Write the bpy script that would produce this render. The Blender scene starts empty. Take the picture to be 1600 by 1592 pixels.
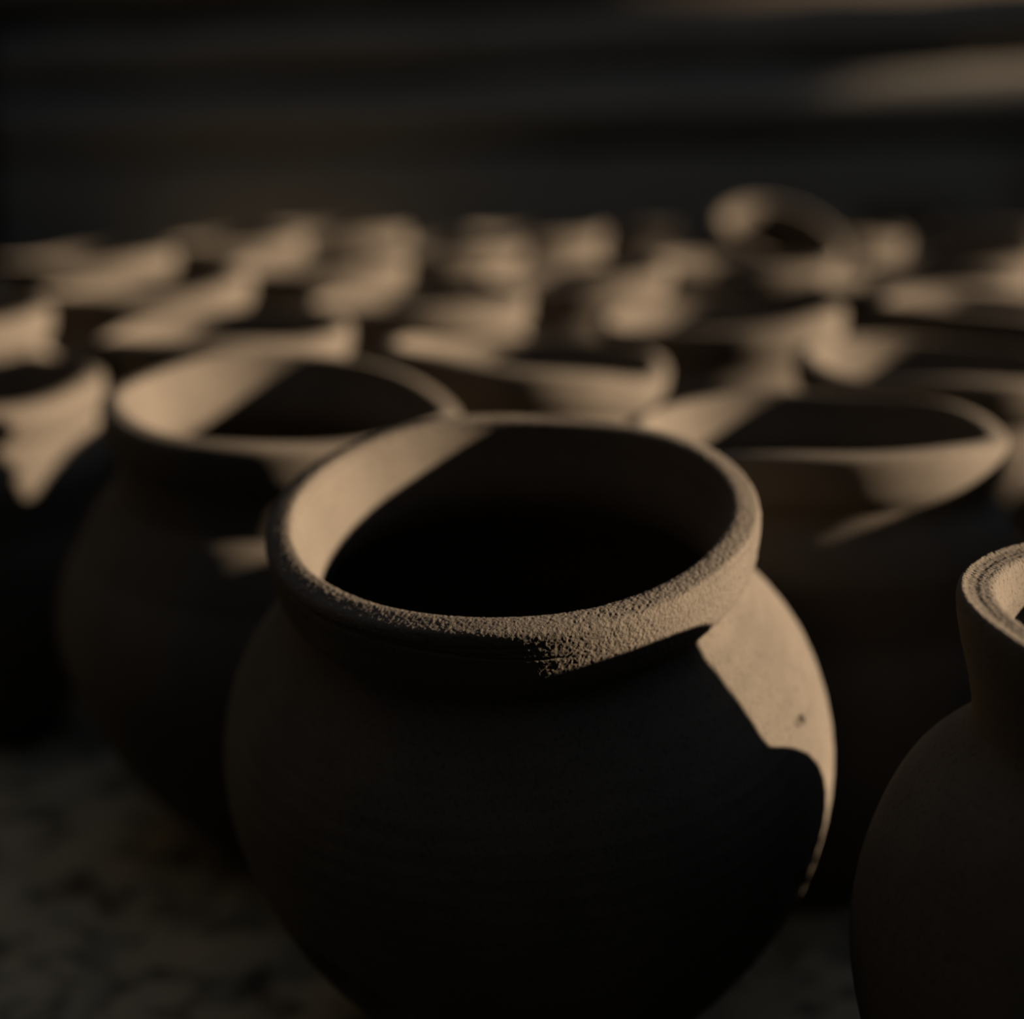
import bpy, math, random
import numpy as np
from mathutils import Matrix, Vector, Euler

# ------------------------------------------------------------------ camera, sky, sun, exposure
SC = bpy.context.scene
COL = SC.collection
W = 0.13                      # rim diameter of the usual pot, metres
HP = 1.32                     # pot height in rim diameters
FOC = 2500.0                  # focal length in pixels of the 1600 px frame
PITCH = math.radians(13.95)
ZC = (HP + 0.79) * W
AZ, EL = math.radians(0.5), math.radians(14.9)   # where the low sun stands: to the right, a little behind the pots

cd = bpy.data.cameras.new('camera')
cam = bpy.data.objects.new('camera', cd)
COL.objects.link(cam)
cam.location = (0, 0, ZC)
cam.rotation_euler = (math.pi / 2 - PITCH, 0, 0)
cd.sensor_fit = 'HORIZONTAL'
cd.sensor_width = 36.0
cd.lens = 36.0 * FOC / 1600.0
cd.clip_start = 0.01
cd.clip_end = 60
cd.dof.use_dof = True
cd.dof.focus_distance = 2.80 * W
cd.dof.aperture_fstop = 4.4
SC.camera = cam

wd = bpy.data.worlds.new('sky')
SC.world = wd
wd.use_nodes = True
bg = wd.node_tree.nodes['Background']
bg.inputs[0].default_value = (0.78, 0.94, 1.20, 1)
bg.inputs[1].default_value = 0.20

sd = bpy.data.lights.new('sun', 'SUN')
sun = bpy.data.objects.new('sun', sd)
COL.objects.link(sun)
sd.energy = 18.2
sd.color = (1.0, 0.76, 0.53)
sd.angle = math.radians(0.9)
to_sun = Vector((math.cos(EL) * math.cos(AZ), math.cos(EL) * math.sin(AZ), math.sin(EL)))
sun.rotation_euler = to_sun.to_track_quat('Z', 'Y').to_euler()
sun.location = (3, 0.5, 2)

SC.view_settings.view_transform = 'Standard'
SC.view_settings.look = 'None'
SC.view_settings.exposure = 0.0
SC.view_settings.gamma = 1.0
SC.view_settings.use_curve_mapping = False

random.seed(4)

# ------------------------------------------------------------------ materials
def new_mat(name):
    m = bpy.data.materials.new(name)
    m.use_nodes = True
    nt = m.node_tree
    b = nt.nodes['Principled BSDF']
    b.inputs['Roughness'].default_value = 0.95
    b.inputs['Specular IOR Level'].default_value = 0.12
    return m, nt, b

def nd(nt, kind, **kw):
    n = nt.nodes.new(kind)
    for k, v in kw.items():
        if k in n.inputs.keys():
            n.inputs[k].default_value = v
        else:
            setattr(n, k, v)
    return n

def ramp(nt, stops):
    r = nt.nodes.new('ShaderNodeValToRGB')
    e = r.color_ramp.elements
    while len(e) < len(stops):
        e.new(0.5)
    for i, (p, c) in enumerate(stops):
        e[i].position = p
        e[i].color = (*c, 1)
    return r

def clay(name, light, dark, grain, rings=0.25):
    """dry unfired clay: blotchy colour, sandy grain and throwing lines"""
    m, nt, b = new_mat(name)
    L = nt.links
    tc = nd(nt, 'ShaderNodeTexCoord')
    n1 = nd(nt, 'ShaderNodeTexNoise', Scale=38.0, Detail=5.0, Roughness=0.6)
    L.new(tc.outputs['Object'], n1.inputs['Vector'])
    r1 = ramp(nt, [(0.32, dark), (0.62, light)])
    L.new(n1.outputs['Fac'], r1.inputs['Fac'])
    # fine dark specks
    n4 = nd(nt, 'ShaderNodeTexNoise', Scale=900.0, Detail=2.0)
    L.new(tc.outputs['Object'], n4.inputs['Vector'])
    r4 = ramp(nt, [(0.30, (0.72, 0.70, 0.68)), (0.46, (1, 1, 1))])
    L.new(n4.outputs['Fac'], r4.inputs['Fac'])
    mx = nd(nt, 'ShaderNodeMix', data_type='RGBA', blend_type='MULTIPLY')
    mx.inputs[0].default_value = 1.0
    L.new(r1.outputs['Color'], mx.inputs[6])
    L.new(r4.outputs['Color'], mx.inputs[7])
    L.new(mx.outputs[2], b.inputs['Base Color'])
    # throwing lines: noise stretched around the pot
    mp = nd(nt, 'ShaderNodeMapping')
    mp.inputs['Scale'].default_value = (6, 6, 420)
    L.new(tc.outputs['Object'], mp.inputs['Vector'])
    n2 = nd(nt, 'ShaderNodeTexNoise', Scale=1.0, Detail=3.0)
    L.new(mp.outputs['Vector'], n2.inputs['Vector'])
    n3 = nd(nt, 'ShaderNodeTexNoise', Scale=1500.0, Detail=3.0, Roughness=0.65)
    L.new(tc.outputs['Object'], n3.inputs['Vector'])
    b1 = nd(nt, 'ShaderNodeBump', Strength=rings, Distance=0.0008)
    L.new(n2.outputs['Fac'], b1.inputs['Height'])
    b2 = nd(nt, 'ShaderNodeBump', Strength=grain, Distance=0.0005)
    L.new(n3.outputs['Fac'], b2.inputs['Height'])
    L.new(b1.outputs['Normal'], b2.inputs['Normal'])
    L.new(b2.outputs['Normal'], b.inputs['Normal'])
    return m

CLAY_RIM = clay('sandy_clay', (0.092, 0.080, 0.066), (0.075, 0.065, 0.054), 0.5, 0.1)
CLAY_BODY = clay('smooth_clay', (0.092, 0.080, 0.066), (0.072, 0.063, 0.052), 0.28, 0.22)
CLAY_PLAIN = clay('dry_clay', (0.092, 0.080, 0.066), (0.075, 0.065, 0.054), 0.35, 0.2)

def wood(name, c1, c2):
    m, nt, b = new_mat(name)
    L = nt.links
    tc = nd(nt, 'ShaderNodeTexCoord')
    mp = nd(nt, 'ShaderNodeMapping')
    mp.inputs['Scale'].default_value = (2.5, 40, 40)
    L.new(tc.outputs['Object'], mp.inputs['Vector'])
    n = nd(nt, 'ShaderNodeTexNoise', Scale=1.6, Detail=6.0, Roughness=0.6)
    L.new(mp.outputs['Vector'], n.inputs['Vector'])
    r = ramp(nt, [(0.3, c1), (0.7, c2)])
    L.new(n.outputs['Fac'], r.inputs['Fac'])
    L.new(r.outputs['Color'], b.inputs['Base Color'])
    bp = nd(nt, 'ShaderNodeBump', Strength=0.4, Distance=0.004)
    L.new(n.outputs['Fac'], bp.inputs['Height'])
    L.new(bp.outputs['Normal'], b.inputs['Normal'])
    return m

WOOD = wood('weathered_wood', (0.125, 0.118, 0.103), (0.20, 0.187, 0.163))
WOOD_DARK = wood('dark_wood', (0.045, 0.038, 0.03), (0.085, 0.072, 0.058))

def soil():
    m, nt, b = new_mat('packed_earth')
    L = nt.links
    tc = nd(nt, 'ShaderNodeTexCoord')
    n = nd(nt, 'ShaderNodeTexNoise', Scale=46.0, Detail=6.0, Roughness=0.6)
    L.new(tc.outputs['Object'], n.inputs['Vector'])
    r = ramp(nt, [(0.36, (0.065, 0.058, 0.044)), (0.50, (0.25, 0.23, 0.168)), (0.75, (0.34, 0.31, 0.228))])
    L.new(n.outputs['Fac'], r.inputs['Fac'])
    L.new(r.outputs['Color'], b.inputs['Base Color'])
    n2 = nd(nt, 'ShaderNodeTexNoise', Scale=420.0, Detail=5.0)
    L.new(tc.outputs['Object'], n2.inputs['Vector'])
    bp = nd(nt, 'ShaderNodeBump', Strength=0.6, Distance=0.002)
    L.new(n2.outputs['Fac'], bp.inputs['Height'])
    L.new(bp.outputs['Normal'], b.inputs['Normal'])
    return m

SOIL = soil()

def plaster(name, c):
    m, nt, b = new_mat(name)
    L = nt.links
    tc = nd(nt, 'ShaderNodeTexCoord')
    n = nd(nt, 'ShaderNodeTexNoise', Scale=9.0, Detail=7.0)
    L.new(tc.outputs['Object'], n.inputs['Vector'])
    r = ramp(nt, [(0.3, tuple(x * 0.7 for x in c)), (0.7, c)])
    L.new(n.outputs['Fac'], r.inputs['Fac'])
    L.new(r.outputs['Color'], b.inputs['Base Color'])
    bp = nd(nt, 'ShaderNodeBump', Strength=0.3, Distance=0.01)
    L.new(n.outputs['Fac'], bp.inputs['Height'])
    L.new(bp.outputs['Normal'], b.inputs['Normal'])
    return m

MUD_WALL = plaster('dark_mud_plaster', (0.04, 0.036, 0.03))  # dark base tone, chosen to limit bounced light

# ------------------------------------------------------------------ helpers
def mesh_np(name, verts, quads, mat, smooth=True):
    verts = np.asarray(verts, dtype=np.float32)
    quads = np.asarray(quads, dtype=np.int32)
    me = bpy.data.meshes.new(name)
    me.vertices.add(len(verts))
    me.vertices.foreach_set('co', verts.ravel())
    k = quads.shape[1]
    me.loops.add(quads.size)
    me.loops.foreach_set('vertex_index', quads.ravel())
    me.polygons.add(len(quads))
    me.polygons.foreach_set('loop_start', np.arange(0, quads.size, k, dtype=np.int32))
    if smooth:
        me.polygons.foreach_set('use_smooth', np.ones(len(quads), dtype=bool))
    me.update(calc_edges=True)
    me.validate()
    me.materials.append(mat)
    return me

def link(name, data, parent=None):
    o = bpy.data.objects.new(name, data)
    COL.objects.link(o)
    if parent is not None:
        o.parent = parent
    return o

def tag(o, label, cat, group=None):
    o['label'] = label
    o['category'] = cat
    if group:
        o['group'] = group

def hash3(ix, iy, iz, seed):
    h = (ix * 374761393 + iy * 668265263 + iz * 2147483647 + seed * 1274126177) & 0xFFFFFFFF
    h = ((h ^ (h >> 13)) * 1274126177) & 0xFFFFFFFF
    h = ((h ^ (h >> 16)) * 2246822519) & 0xFFFFFFFF
    return ((h ^ (h >> 15)) & 0xFFFFFF) / float(0xFFFFFF) * 2 - 1

def noise3(p, seed=0):
    """value noise in -1..1 on an (n,3) array"""
    p = np.asarray(p, dtype=np.float64)
    i = np.floor(p).astype(np.int64)
    f = p - i
    u = f * f * (3 - 2 * f)
    out = np.zeros(len(p))
    for dx in (0, 1):
        wx = u[:, 0] if dx else 1 - u[:, 0]
        for dy in (0, 1):
            wy = u[:, 1] if dy else 1 - u[:, 1]
            for dz in (0, 1):
                wz = u[:, 2] if dz else 1 - u[:, 2]
                out += wx * wy * wz * hash3(i[:, 0] + dx, i[:, 1] + dy, i[:, 2] + dz, seed)
    return out

def spline(pts, steps):
    """Catmull-Rom through profile points; steps(k) = samples on segment k"""
    P = [np.array(q, float) for q in pts]
    P = [2 * P[0] - P[1]] + P + [2 * P[-1] - P[-2]]
    out, owner = [], []
    for k in range(len(pts) - 1):
        p0, p1, p2, p3 = P[k:k + 4]
        d1 = max(np.linalg.norm(p1 - p0), 1e-6) ** 0.5
        d2 = max(np.linalg.norm(p2 - p1), 1e-6) ** 0.5
        d3 = max(np.linalg.norm(p3 - p2), 1e-6) ** 0.5
        t0, t1 = 0, d1
        t2, t3 = d1 + d2, d1 + d2 + d3
        n = max(2, steps(k, np.linalg.norm(p2 - p1)))
        for j in range(n):
            t = t1 + (t2 - t1) * j / n
            a1 = (t1 - t) / (t1 - t0) * p0 + (t - t0) / (t1 - t0) * p1
            a2 = (t2 - t) / (t2 - t1) * p1 + (t - t1) / (t2 - t1) * p2
            a3 = (t3 - t) / (t3 - t2) * p2 + (t - t2) / (t3 - t2) * p3
            b1 = (t2 - t) / (t2 - t0) * a1 + (t - t0) / (t2 - t0) * a2
            b2 = (t3 - t) / (t3 - t1) * a2 + (t - t1) / (t3 - t1) * a3
            c = (t2 - t) / (t2 - t1) * b1 + (t - t1) / (t2 - t1) * b2
            out.append((max(c[0], 0.0), c[1]))
            owner.append(k)
    out.append(tuple(pts[-1]))
    owner.append(len(pts) - 2)
    return np.array(out), np.array(owner)

# Profiles: (radius, distance below the lip), both in rim diameters.  Outside from the foot up to the lip,
# then down the inside.  RIM_A / RIM_B are the first and last profile points that belong to the rim part.
def pot_profile(h=HP, fat=1.0, collar=0.122, neck=0.0):
    def f(r, d):
        k = min(max((d - 0.24) / 0.2, 0), 1)
        return r * (1 + (fat - 1) * k), d
    c = collar
    out = [(0.0, h - 0.012), f(0.12, h - 0.008), f(0.20, h), f(0.245, h - 0.012), f(0.300, h - 0.085), f(0.385, 1.17),
           f(0.475, 1.05), f(0.545, 0.935), f(0.595, 0.825), f(0.630, 0.69 + 0.3 * neck), f(0.640, 0.585 + 0.6 * neck), f(0.632, 0.48 + 0.8 * neck),
           f(0.605, 0.38 + 0.95 * neck), f(0.560, 0.295 + neck), f(0.505, 0.225 + neck), (0.472, 0.185 + neck), (0.462, c + 0.034)]
    a = len(out) - 1
    out += [(0.476, c + 0.014), (0.489, c - 0.006), (0.497, 0.075), (0.501, 0.040), (0.5005, 0.019), (0.496, 0.009), (0.478, 0.003),
            (0.455, 0.0), (0.446, 0.003), (0.441, 0.018)]
    b = len(out) - 1
    out += [(0.428, 0.07), (0.413, 0.12), (0.408, 0.17), f(0.430, 0.225), f(0.500, 0.29), f(0.570, 0.42), f(0.590, 0.585), f(0.580, 0.69),
            f(0.500, 0.93), f(0.335, 1.16), f(0.200, h - 0.075), (0.0, h - 0.070)]
    return out, a, b, h

def jar_profile():
    """narrow-mouthed jar with a tall flared collar (T in the right foreground)"""
    h = 1.372
    out = [(0.0, h - 0.012), (0.14, h - 0.008), (0.215, h), (0.250, h - 0.012), (0.29, 1.29), (0.36, 1.16), (0.44, 1.01),
           (0.485, 0.89), (0.510, 0.78), (0.518, 0.70), (0.513, 0.60), (0.496, 0.51), (0.462, 0.41), (0.427, 0.345), (0.388, 0.300),
           (0.352, 0.268), (0.334, 0.244)]
    a = len(out) - 1
    out += [(0.332, 0.215), (0.345, 0.150), (0.363, 0.085), (0.371, 0.045), (0.373, 0.020), (0.370, 0.004), (0.365, 0.0),
            (0.345, 0.004), (0.320, 0.004), (0.306, 0.008), (0.297, 0.030)]
    b = len(out) - 1
    out += [(0.292, 0.09), (0.290, 0.19), (0.30, 0.25), (0.38, 0.34), (0.45, 0.48), (0.475, 0.70), (0.45, 0.90), (0.32, 1.16), (0.18, h - 0.075), (0.0, h - 0.07)]
    return out, a, b, h

def lathe(profile, nseg, steps, wob, seed, shape=None):
    """returns (body mesh verts/faces, rim mesh verts/faces) in metres, z up from the foot"""
    pts, a, b, h = profile
    prof, owner = spline(pts, steps)
    n = len(prof)
    th = np.arange(nseg) * (2 * math.pi / nseg)
    rng = np.random.RandomState(seed)
    ph = rng.rand(6) * 6.283
    oval = 1 + wob * (0.011 * np.cos(2 * th + ph[0]) + 0.005 * np.cos(3 * th + ph[1]))
    dip = wob * (0.008 * np.cos(2 * th + ph[2]) + 0.005 * np.cos(3 * th + ph[3]) + 0.003 * np.cos(5 * th + ph[4]))
    R = prof[:, 0][:, None] * oval[None, :]
    top = np.clip(1 - prof[:, 1] / 0.45, 0, 1)[:, None]
    Z = (h - prof[:, 1])[:, None] + dip[None, :] * top
    X = R * np.cos(th)[None, :]
    Y = R * np.sin(th)[None, :]
    V = np.stack([X, Y, Z], -1) * W
    if shape is not None:
        # outward direction of the profile, for displacing along it
        t = np.gradient(prof, axis=0)
        nr, nz = -t[:, 1], -t[:, 0]
        nr, nz = -t[:, 1], t[:, 0] * -1
        # profile is (r, depth): tangent (dr, dd), dz = -dd ; outward normal = (-dd, -dr) rotated => (dz, -dr)
        nr, nz = -t[:, 1], -t[:, 0]
        ln = np.hypot(nr, nz) + 1e-9
        nr, nz = nr / ln, nz / ln
        N = np.stack([nr[:, None] * np.cos(th), nr[:, None] * np.sin(th), nz[:, None] * np.ones_like(th)], -1)
        # the foot end runs outward: keep the sign that points away from the clay wall
        N = -N if nr[np.argmax(owner >= 9)] < 0 else N
        V = shape(V, N, prof, owner, a, b, th)
    idx = np.arange(n * nseg).reshape(n, nseg)
    q = np.stack([idx[:-1], np.roll(idx[:-1], -1, 1), np.roll(idx[1:], -1, 1), idx[1:]], -1)   # (n-1, nseg, 4)
    own = owner[:-1]
    is_rim = (own >= a) & (own < b)
    V = V.reshape(-1, 3)
    res = []
    for sel in (~is_rim, is_rim):
        f = q[sel].reshape(-1, 4)
        u, inv = np.unique(f, return_inverse=True)
        res.append((V[u], inv.reshape(-1, 4)))
    return res

def pot_meshes(name, profile, nseg, steps, wob, seed, mats, shape=None):
    (bv, bf), (rv, rf) = lathe(profile, nseg, steps, wob, seed, shape)
    return (mesh_np(name + '_body', bv, bf, mats[0]), mesh_np(name + '_rim', rv, rf, mats[1]))

coarse = lambda k, d: int(d / 0.022) + 2

# ------------------------------------------------------------------ setting: floor and walls
def build_floor():
    xs = np.unique(np.concatenate([np.linspace(-9, -4, 5), np.linspace(-4, -1.3, 16), np.linspace(-1.3, -0.6, 60), np.linspace(-0.6, 0.45, 260), np.linspace(0.45, 1.3, 60), np.linspace(1.3, 4.5, 18), np.linspace(4.5, 14, 8)]))
    ys = np.unique(np.concatenate([np.linspace(-1.6, 0.3, 14), np.linspace(0.3, 0.95, 170), np.linspace(0.95, 2.0, 60), np.linspace(2.0, 3.6, 20), np.linspace(3.6, 16, 12)]))
    X, Y = np.meshgrid(xs, ys, indexing='ij')
    p = np.stack([X.ravel(), Y.ravel(), np.zeros(X.size)], -1)
    z = 0.0022 * noise3(p * 22, 3) + 0.0022 * noise3(p * 60, 5) + 0.0012 * noise3(p * 140, 9)
    pit = noise3(p * 45, 12)
    z -= 0.006 * np.clip((pit - 0.35) / 0.4, 0, 1)
    z = np.minimum(z, 0.0) - 0.0002
    p[:, 2] = z
    ny = len(ys)
    i = np.arange(len(xs) - 1)[:, None] * ny + np.arange(ny - 1)[None, :]
    q = np.stack([i, i + ny, i + ny + 1, i + 1], -1).reshape(-1, 4)
    o = link('floor', mesh_np('floor', p, q, SOIL))
    o['kind'] = 'structure'
build_floor()

def box_verts(x0, x1, y0, y1, z0, z1):
    v = [(x0, y0, z0), (x1, y0, z0), (x1, y1, z0), (x0, y1, z0), (x0, y0, z1), (x1, y0, z1), (x1, y1, z1), (x0, y1, z1)]
    f = [(0, 3, 2, 1), (4, 5, 6, 7), (0, 1, 5, 4), (1, 2, 6, 5), (2, 3, 7, 6), (3, 0, 4, 7)]
    return v, f

def boxes(name, bl, mat):
    V, Fc = [], []
    for b in bl:
        v, f = box_verts(*b)
        Fc += [tuple(i + len(V) for i in q) for q in f]
        V += v
    return mesh_np(name, V, Fc, mat, smooth=False)

YB = 2.95          # face of the back wall
XL, XR = -0.93, 2.6
o = link('wall_back', boxes('wall_back', [(XL - 0.1, 1.02, YB + 0.03, YB + 0.15, -0.02, 2.4)], WOOD_DARK)); o['kind'] = 'structure'
WALL_BACK = o
o = link('wall_left', boxes('wall_left', [(XL - 0.12, XL, -1.4, YB + 0.03, -0.02, 2.4)], MUD_WALL)); o['kind'] = 'structure'
o = link('sky_blocking_wall', boxes('sky_blocking_wall', [(XL - 0.12, XR + 0.1, -1.5, -1.4, -0.02, 2.4)], MUD_WALL)); o['kind'] = 'structure'  # unseen wall added behind the camera to block the low sky
# round post at the end of the boards
def post_mesh(rad, hgt):
    V, Fc, m = [], [], 24
    zs = [0, 0.01, hgt * 0.5, hgt - 0.01, hgt]
    for i, z in enumerate(zs):
        rr = rad * (0.93 if i in (0, 4) else 1.0) * (1 + 0.02 * math.sin(i * 2.1))
        V += [(rr * math.cos(k * 2 * math.pi / m), rr * math.sin(k * 2 * math.pi / m), z) for k in range(m)]
    for i in range(4):
        Fc += [(i * m + k, i * m + (k + 1) % m, (i + 1) * m + (k + 1) % m, (i + 1) * m + k) for k in range(m)]
    V.append((0, 0, hgt))
    t = len(V) - 1
    me = bpy.data.meshes.new('post')
    me.from_pydata(V, [], Fc + [(4 * m + k, 4 * m + (k + 1) % m, t) for k in range(m)])
    me.polygons.foreach_set('use_smooth', [True] * len(me.polygons))
    me.materials.append(WOOD)
    return me
o = link('trim_1', post_mesh(0.032, 0.262))
o.location = (0.955, YB - 0.085, -0.004)
o['kind'] = 'structure'
# unseen right wall, added and cut open to shape where the low sun falls
OY0, OY1, OZ0, OZ1 = 0.30, 1.565, 0.715, 2.25
o = link('sun_blocking_wall', boxes('sun_blocking_wall', [(XR, XR + 0.1, -1.4, OY0, -0.02, 2.4), (XR, XR + 0.1, OY1, 2.5, -0.02, 2.4), (XR, XR + 0.1, 2.5, YB + 0.1, 0.88, 2.4), (XR, XR + 0.1, 2.5, YB + 0.1, -0.02, 0.74),
                                            (XR, XR + 0.1, OY0, OY1, -0.02, OZ0), (XR, XR + 0.1, OY0, OY1, OZ1, 2.4)], MUD_WALL)); o['kind'] = 'structure'

def plank_mesh(name, length, height, thick, bulge, mat, seed, taper=0.0):
    """a rough sawn board along x with rounded long edges"""
    rng = np.random.RandomState(seed)
    sec = []
    for k in range(13):
        a = -math.pi / 2 + math.pi * k / 12
        s = math.copysign(abs(math.sin(a)) ** bulge, math.sin(a))
        sec.append((-thick * abs(math.cos(a)) ** bulge, s * height / 2))
    nx = 14
    V, Fc = [], []
    for i in range(nx):
        u = i / (nx - 1)
        hh = 1 - taper * (1 - u) + 0.05 * rng.randn() * 0.4
        dz = 0.004 * rng.randn()
        for (y, z) in sec:
            V.append(((u - 0.5) * length, y, z * hh + dz))
    m = len(sec)
    for i in range(nx - 1):
        for j in range(m):
            j2 = (j + 1) % m
            Fc.append((i * m + j, i * m + j2, (i + 1) * m + j2, (i + 1) * m + j))
    return mesh_np(name, V, Fc, mat)

# horizontal boards of the back wall, each a part of it
for k, (zc, hh, th, rot, rnd) in enumerate([(0.098, 0.216, 0.052, 0.012, 0.25), (0.278, 0.118, 0.062, 0.030, 0.85), (0.407, 0.092, 0.034, 0.046, 0.6),
                                            (0.545, 0.115, 0.030, 0.03, 0.55), (0.68, 0.12, 0.030, 0.02, 0.55), (0.815, 0.12, 0.03, 0.01, 0.55), (0.95, 0.12, 0.03, 0.0, 0.55)]):
    p = link('plank', plank_mesh('plank', 1.94, hh, th, rnd, WOOD, 40 + k), WALL_BACK)
    p.location = (0.045, YB + 0.031, zc)
    p.rotation_euler = (0, -rot, 0)

# ------------------------------------------------------------------ pots
def from_px(cx, cy, depth):
    """ray through an image point of the 1600x1592 picture, at a depth in metres along the view axis"""
    u, v = (cx - 800) / FOC, (cy - 796) / FOC
    return Vector((u * depth, depth * (math.cos(PITCH) - v * math.sin(PITCH)), ZC - depth * (math.sin(PITCH) + v * math.cos(PITCH))))

def stand(root, rim, h, s, lean=0.0, roll=0.0, spin=0.0):
    """put a pot so that the centre of its rim is over a given point and its foot touches the ground;
    lean tips the mouth towards the camera, roll tips it to the left (both degrees)"""
    M = Euler((math.radians(lean), -math.radians(roll), 0), 'XYZ').to_matrix() @ Euler((0, 0, spin)).to_matrix()
    axis = M @ Vector((0, 0, 1))
    root.rotation_euler = M.to_euler()
    root.scale = (s, s, s)
    foot = math.sqrt(max(0.0, 1 - axis.z ** 2)) * 0.22 * W * s
    root.location = (rim.x - axis.x * h * W * s, rim.y - axis.y * h * W * s, foot)

def make_pot(name, meshes, label, cat, group=None):
    r = link(name, None)
    tag(r, label, cat, group)
    link('body', meshes[0], r)
    link('rim', meshes[1], r)
    return r

# --- the sharp pot in front: sand grain, scratches and finger dents are real relief
def front_shape(V, N, prof, owner, a, b, th):
    n, s = V.shape[0], V.shape[1]
    P = V.reshape(-1, 3)
    d = np.repeat(prof[:, 1], s)
    own = np.repeat(owner, s)
    T = np.tile(th, n)
    disp = np.zeros(len(P))
    fine = own >= a - 6
    g = np.zeros(len(P))
    Q = P[fine]
    g[fine] = 0.5 * noise3(Q * 1450, 21) + 0.5 * noise3(Q * 2500, 22)
    patch = 0.5 + 0.5 * noise3(P * 60, 23)
    inner = (own >= b)
    amp = np.where((own >= a) & (own < b), 0.00021, 0.00008)
    amp = np.where(inner, 0.00006, amp) * (0.55 + 0.75 * patch)
    disp += g * amp
    # slow unevenness of the hand-thrown wall and soft throwing rings
    disp += 0.0007 * noise3(P * 28, 24)
    ring = np.sin(d * 150 + 2.0 * np.sin(T + 1.0) + 1.5 * noise3(P * 15, 25))
    disp += np.where(own < a, 0.00005, 0.00003) * ring
    # scratches turned into the lip
    def ang(x):
        return (x + math.pi) % (2 * math.pi) - math.pi
    for (dd, t0, half, dep, slope, wdt) in [(0.030, -2.2, 0.75, 0.0007, 0.006, 0.0035), (0.041, -2.0, 0.55, 0.0006, 0.010, 0.003),
                                           (0.052, -1.75, 0.40, 0.0006, 0.016, 0.003), (0.020, -0.45, 0.55, 0.0006, -0.012, 0.003),
                                           (0.033, -0.25, 0.45, 0.0007, -0.015, 0.0035), (0.012, 2.6, 0.8, 0.0004, 0.004, 0.003)]:
        dt = ang(T - t0)
        c = dd + slope * dt + 0.003 * np.sin(5 * dt)
        k = np.exp(-((d - c) / wdt) ** 2) * np.clip(1 - (dt / half) ** 2, 0, 1)
        k *= (own >= a) & (own < b)
        disp -= dep * k
    # dents pressed or torn into the belly
    for (dd, t0, wd_, wt, dep) in [(0.80, -2.28, 0.055, 0.13, 0.0035), (0.83, -2.12, 0.06, 0.13, 0.0030), (0.77, -2.38, 0.03, 0.05, 0.0025),
                                  (0.70, -0.62, 0.030, 0.05, 0.0022), (0.735, -0.56, 0.03, 0.035, 0.0020), (0.665, -0.52, 0.02, 0.04, 0.0014),
                                  (0.372, -0.47, 0.009, 0.022, 0.0016), (0.368, -0.505, 0.007, 0.018, 0.0016), (0.72, 3.4, 0.03, 0.05, 0.002)]:
        dt = ang(T - t0)
        rr = ((d - dd - 0.25 * dt * 0.3) / wd_) ** 2 + (dt / wt) ** 2
        rr = rr + 0.5 * noise3(P * 170, 31)
        k = np.clip(1.15 - rr, 0, 1) * (own < a)
        disp -= dep * k * (0.8 + 0.4 * noise3(P * 330, 33))
    return V + N * disp.reshape(n, s)[:, :, None]

def front_steps(k, d):
    if 15 <= k <= 27:
        return int(d / 0.0017) + 3          # about a fifth of a millimetre
    if k >= 10 and k < 15 or k in (28, 29):
        return int(d / 0.0045) + 2
    if 5 <= k < 10:
        return int(d / 0.007) + 2
    return int(d / 0.02) + 2

FRONT = pot_meshes('front_pot', pot_profile(HP, 1.025, 0.125), 1900, front_steps, 0.9, 5, (CLAY_BODY, CLAY_RIM), front_shape)
front = make_pot('clay_pot', FRONT, 'large round clay pot in sharp focus at the front with a sandy rim', 'pot')
stand(front, from_px(797, 797, 3.25 * W), HP, 1.0, lean=12.5, roll=3.6)

def jar_shape(V, N, prof, owner, a, b, th):
    n, s = V.shape[0], V.shape[1]
    P = V.reshape(-1, 3)
    own = np.repeat(owner, s)
    d = np.repeat(prof[:, 1], s)
    T = np.tile(th, n)
    fine = own >= a - 4
    g = np.zeros(len(P))
    g[fine] = 0.5 * noise3(P[fine] * 1250, 51) + 0.5 * noise3(P[fine] * 2300, 52)
    amp = np.where((own >= a + 5) & (own < b), 0.00020, 0.00008)
    disp = g * amp + 0.0006 * noise3(P * 30, 53)
    lip = (own >= a + 6) & (own < b)
    disp += np.where(lip, 0.00005 * np.sin(prof[:, 0].repeat(s) * 420 + 2 * np.sin(T)), 0)
    disp += np.where(own >= b, 0.00022 * np.sin(d * 110), 0)
    V = V + N * disp.reshape(n, s)[:, :, None]
    V[:, :, 2] += 0.03 * W * np.clip(1.25 - prof[:, 1] / 0.20, 0, 1)[:, None] * np.sin(th)[None, :]
    return V

def jar_steps(k, d):
    if 16 <= k <= 29:
        return int(d / 0.0025) + 3
    if 9 <= k < 16:
        return int(d / 0.008) + 2
    return int(d / 0.02) + 2

JAR = pot_meshes('jar', jar_profile(), 1400, jar_steps, 0.8, 8, (CLAY_BODY, CLAY_RIM), jar_shape)
jar = make_pot('clay_jar', JAR, 'narrow-mouthed clay jar with tall flared collar, cut off by the right edge in front', 'jar')
stand(jar, from_px(1840, 957, 2.655 * W), 1.372, 0.955, lean=2.0, roll=0.0)

# --- the pots behind: a few hand-thrown variants, copied with body and rim
VAR = []
for i, (fat, col, wob, neck) in enumerate([(1.0, 0.115, 1.6, 0.11), (0.88, 0.114, 1.2, 0), (0.88, 0.125, 1.4, 0), (0.93, 0.118, 2.2, 0), (0.78, 0.115, 1.8, 0)]):
    VAR.append(pot_meshes('pot_kind', pot_profile(HP, fat, col, neck), 128, coarse, wob, 60 + i, (CLAY_PLAIN, CLAY_PLAIN)))

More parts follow.
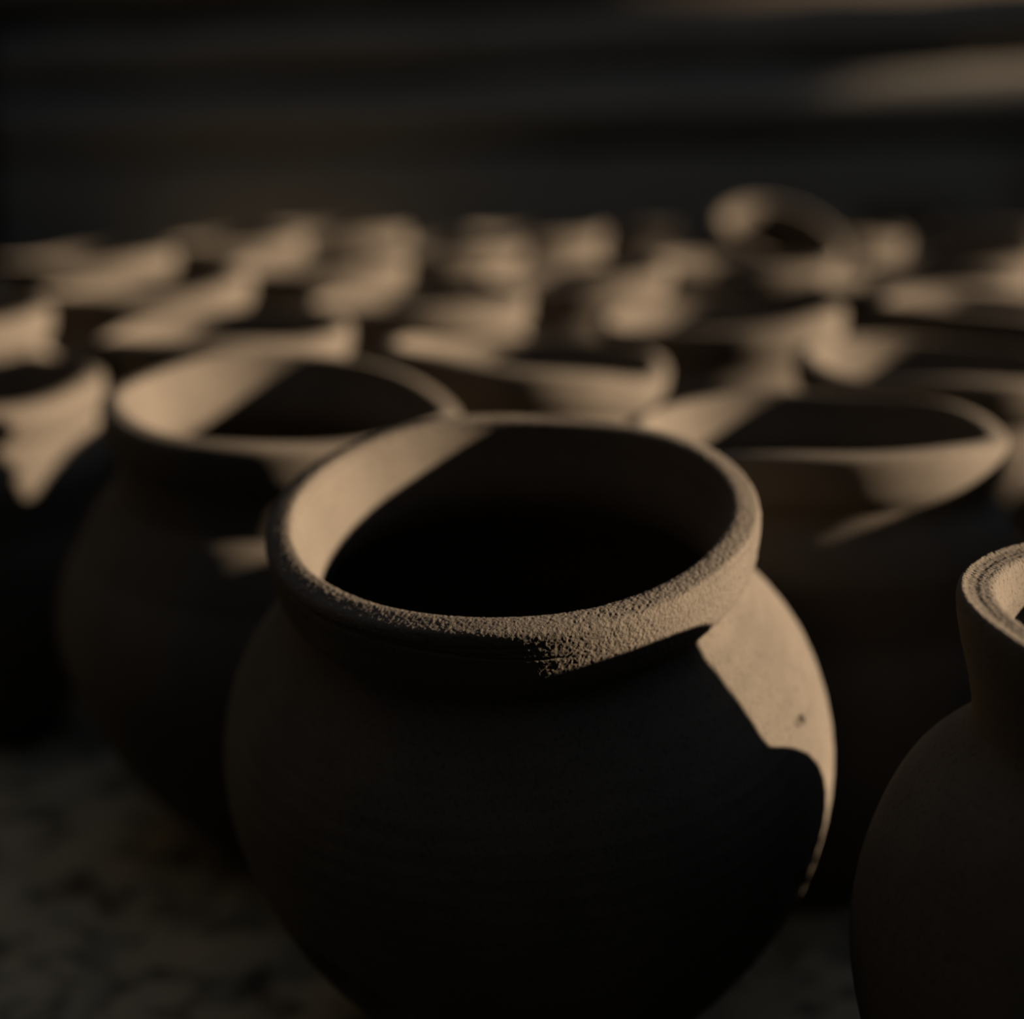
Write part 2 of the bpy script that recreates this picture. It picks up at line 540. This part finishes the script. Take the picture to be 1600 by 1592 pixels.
# centre of the rim and rim width in the picture, size, variant, lean, roll, label
POTS = [
 (442, 629, 565, 0, 5.0, -3.2, 'round clay pot behind the left shoulder of the front pot, sunlit inside its left wall'),
 (1266, 666, 588, 4, 0.0, 2.2, 'wide clay pot behind the right side of the front pot, sunlit band around its rim'),
 (822, 556, 456, 4, -1.5, -4.5, 'blurred clay pot whose right rim shows just above the front pot'),
 (-58, 604, 436, 4, 1.0, 3.0, 'clay pot cut off by the left edge, bright vertical strip of sun on its shoulder'),
 (341, 515, 417, 4, 0.0, 3.0, 'blurred clay pot directly behind the left round pot, bright rim corner at its right'),
 (1480, 566, 464, 4, 1.0, -2.0, 'blurred clay pot cut by the right edge, just behind the wide right pot'),
 (-118, 490, 387, 1, 0.0, 2.0, 'blurred clay pot at the left edge, only its bright right rim showing'),
 (224, 447, 334, 1, 0.0, 3.5, 'blurred clay pot with a slanting sunlit rim, third behind the left round pot'),
 (652, 465, 357, 1, 0.0, 2.5, 'blurred clay pot in the third row, left of the middle, bright right rim'),
 (1122, 492, 387, 2, 0.0, 3.5, 'blurred clay pot with a slanting lit rim straight behind the wide right pot'),
 (132, 402, 277, 1, 0.0, 3.5, 'blurred back-row clay pot at the far left with a long sloping lit rim'),
 (895, 430, 306, 4, 0.0, 3.5, 'blurred clay pot just right of the middle, square lit patch high on its rim'),
 (352, 378, 246, 2, 0.0, 4.5, 'blurred back-row clay pot with bright raised right rim, second from the left'),
 (495, 412, 289, 2, 0.0, 2.0, 'blurred clay pot in the fourth row, square lit corner of its rim'),
 (523, 362, 226, 4, 0.0, 1.0, 'blurred clay pot in the rearmost row, third from the left, dim lit rim'),
 (694, 384, 252, 1, 0.0, 1.0, 'blurred clay pot in the back row at the middle, golden lit rim'),
 (832, 364, 225, 1, 0.0, 2.0, 'small blurred clay pot in the rearmost row just right of the middle'),
 (988, 345, 203, 1, 0.0, 0.0, 'faint blurred clay pot in the rearmost row, left of the raised pot'),
 (1163, 412, 290, 4, 0.0, -1.0, 'blurred clay pot under the raised tilted pot, lit at its rim'),
 (1428, 436, 316, 1, 0.0, 2.0, 'blurred clay pot with a lit rim behind the two pots at the right edge'),
 (1557, 478, 375, 1, 0.0, -3.0, 'blurred clay pot cut by the right edge in the third row, inner wall sunlit'),
 (1482, 405, 277, 1, 0.0, 4.0, 'blurred clay pot near the right edge, rim slanting up, in the last bright row'),
 (1298, 363, 231, 4, 0.0, 0.0, 'blurred clay pot at the back, just right of the raised tilted pot'),
 (1425, 318, 178, 1, 0.0, 0.0, 'dim far clay pot alone near the back wall on the right'),
 (1565, 351, 214, 1, 0.0, 0.0, 'dim far clay pot cut by the right edge near the back wall'),
 # just outside the frame; their shadows fall on the pots in view
 (2275, 690, 630, 4, 0.0, 0.0, 'tall clay pot standing beyond the right edge, beside the wide right pot'),
 (2160, 557, 469, 4, 0.0, 0.0, 'clay pot standing beyond the right edge, one row further back'),
]
def size_of(cx, cy, w, h=HP):
    u, v = (cx - 800) / FOC, (cy - 796) / FOC
    dn = math.sin(PITCH) + v * math.cos(PITCH)
    s = ZC / (W * h + FOC * W / w * dn)
    return s, FOC * s * W / w

rng = random.Random(11)
for i, (cx, cy, w, var, lean, roll, label) in enumerate(POTS):
    s, dep = size_of(cx, cy, w)
    s = 1.08 if i == 25 else min(max(s, 0.93), 1.07)
    grp = 'clay pots drying in rows' if i < 25 else 'clay pots outside the frame'
    r = make_pot('clay_pot', VAR[var], label, 'pot', grp)
    stand(r, from_px(cx, cy, dep), HP, s, lean, roll, rng.random() * 6.28)

# unseen little pot, added low beyond the right edge to shade the front pot
r = make_pot('clay_pot', VAR[4], 'unseen little clay pot added beyond the right edge to cast shade', 'pot')
stand(r, Vector((2.52 * W, 2.90 * W, 0)), HP, 0.72)

# a small pot leaning in the mouth of a little one, turned towards the viewer
r = make_pot('clay_pot', VAR[4], 'little clay pot hidden under the raised tilted pot', 'pot', 'clay pots drying in rows')
stand(r, Vector((1.58 * W, 9.95 * W, 0)), HP, 0.39)
r = make_pot('clay_pot', VAR[2], 'small clay pot raised above the back row and tilted, brightly lit inside', 'pot')
S2 = 0.79
c = from_px(1222, 362, 9.55 * W)
M = Euler((0, 0, math.radians(28))).to_matrix() @ Euler((math.radians(27), 0, 0)).to_matrix()
r.rotation_euler = M.to_euler()
r.scale = (S2,) * 3
ax = M @ Vector((0, 0, 1))
r.location = c - ax * HP * W * S2
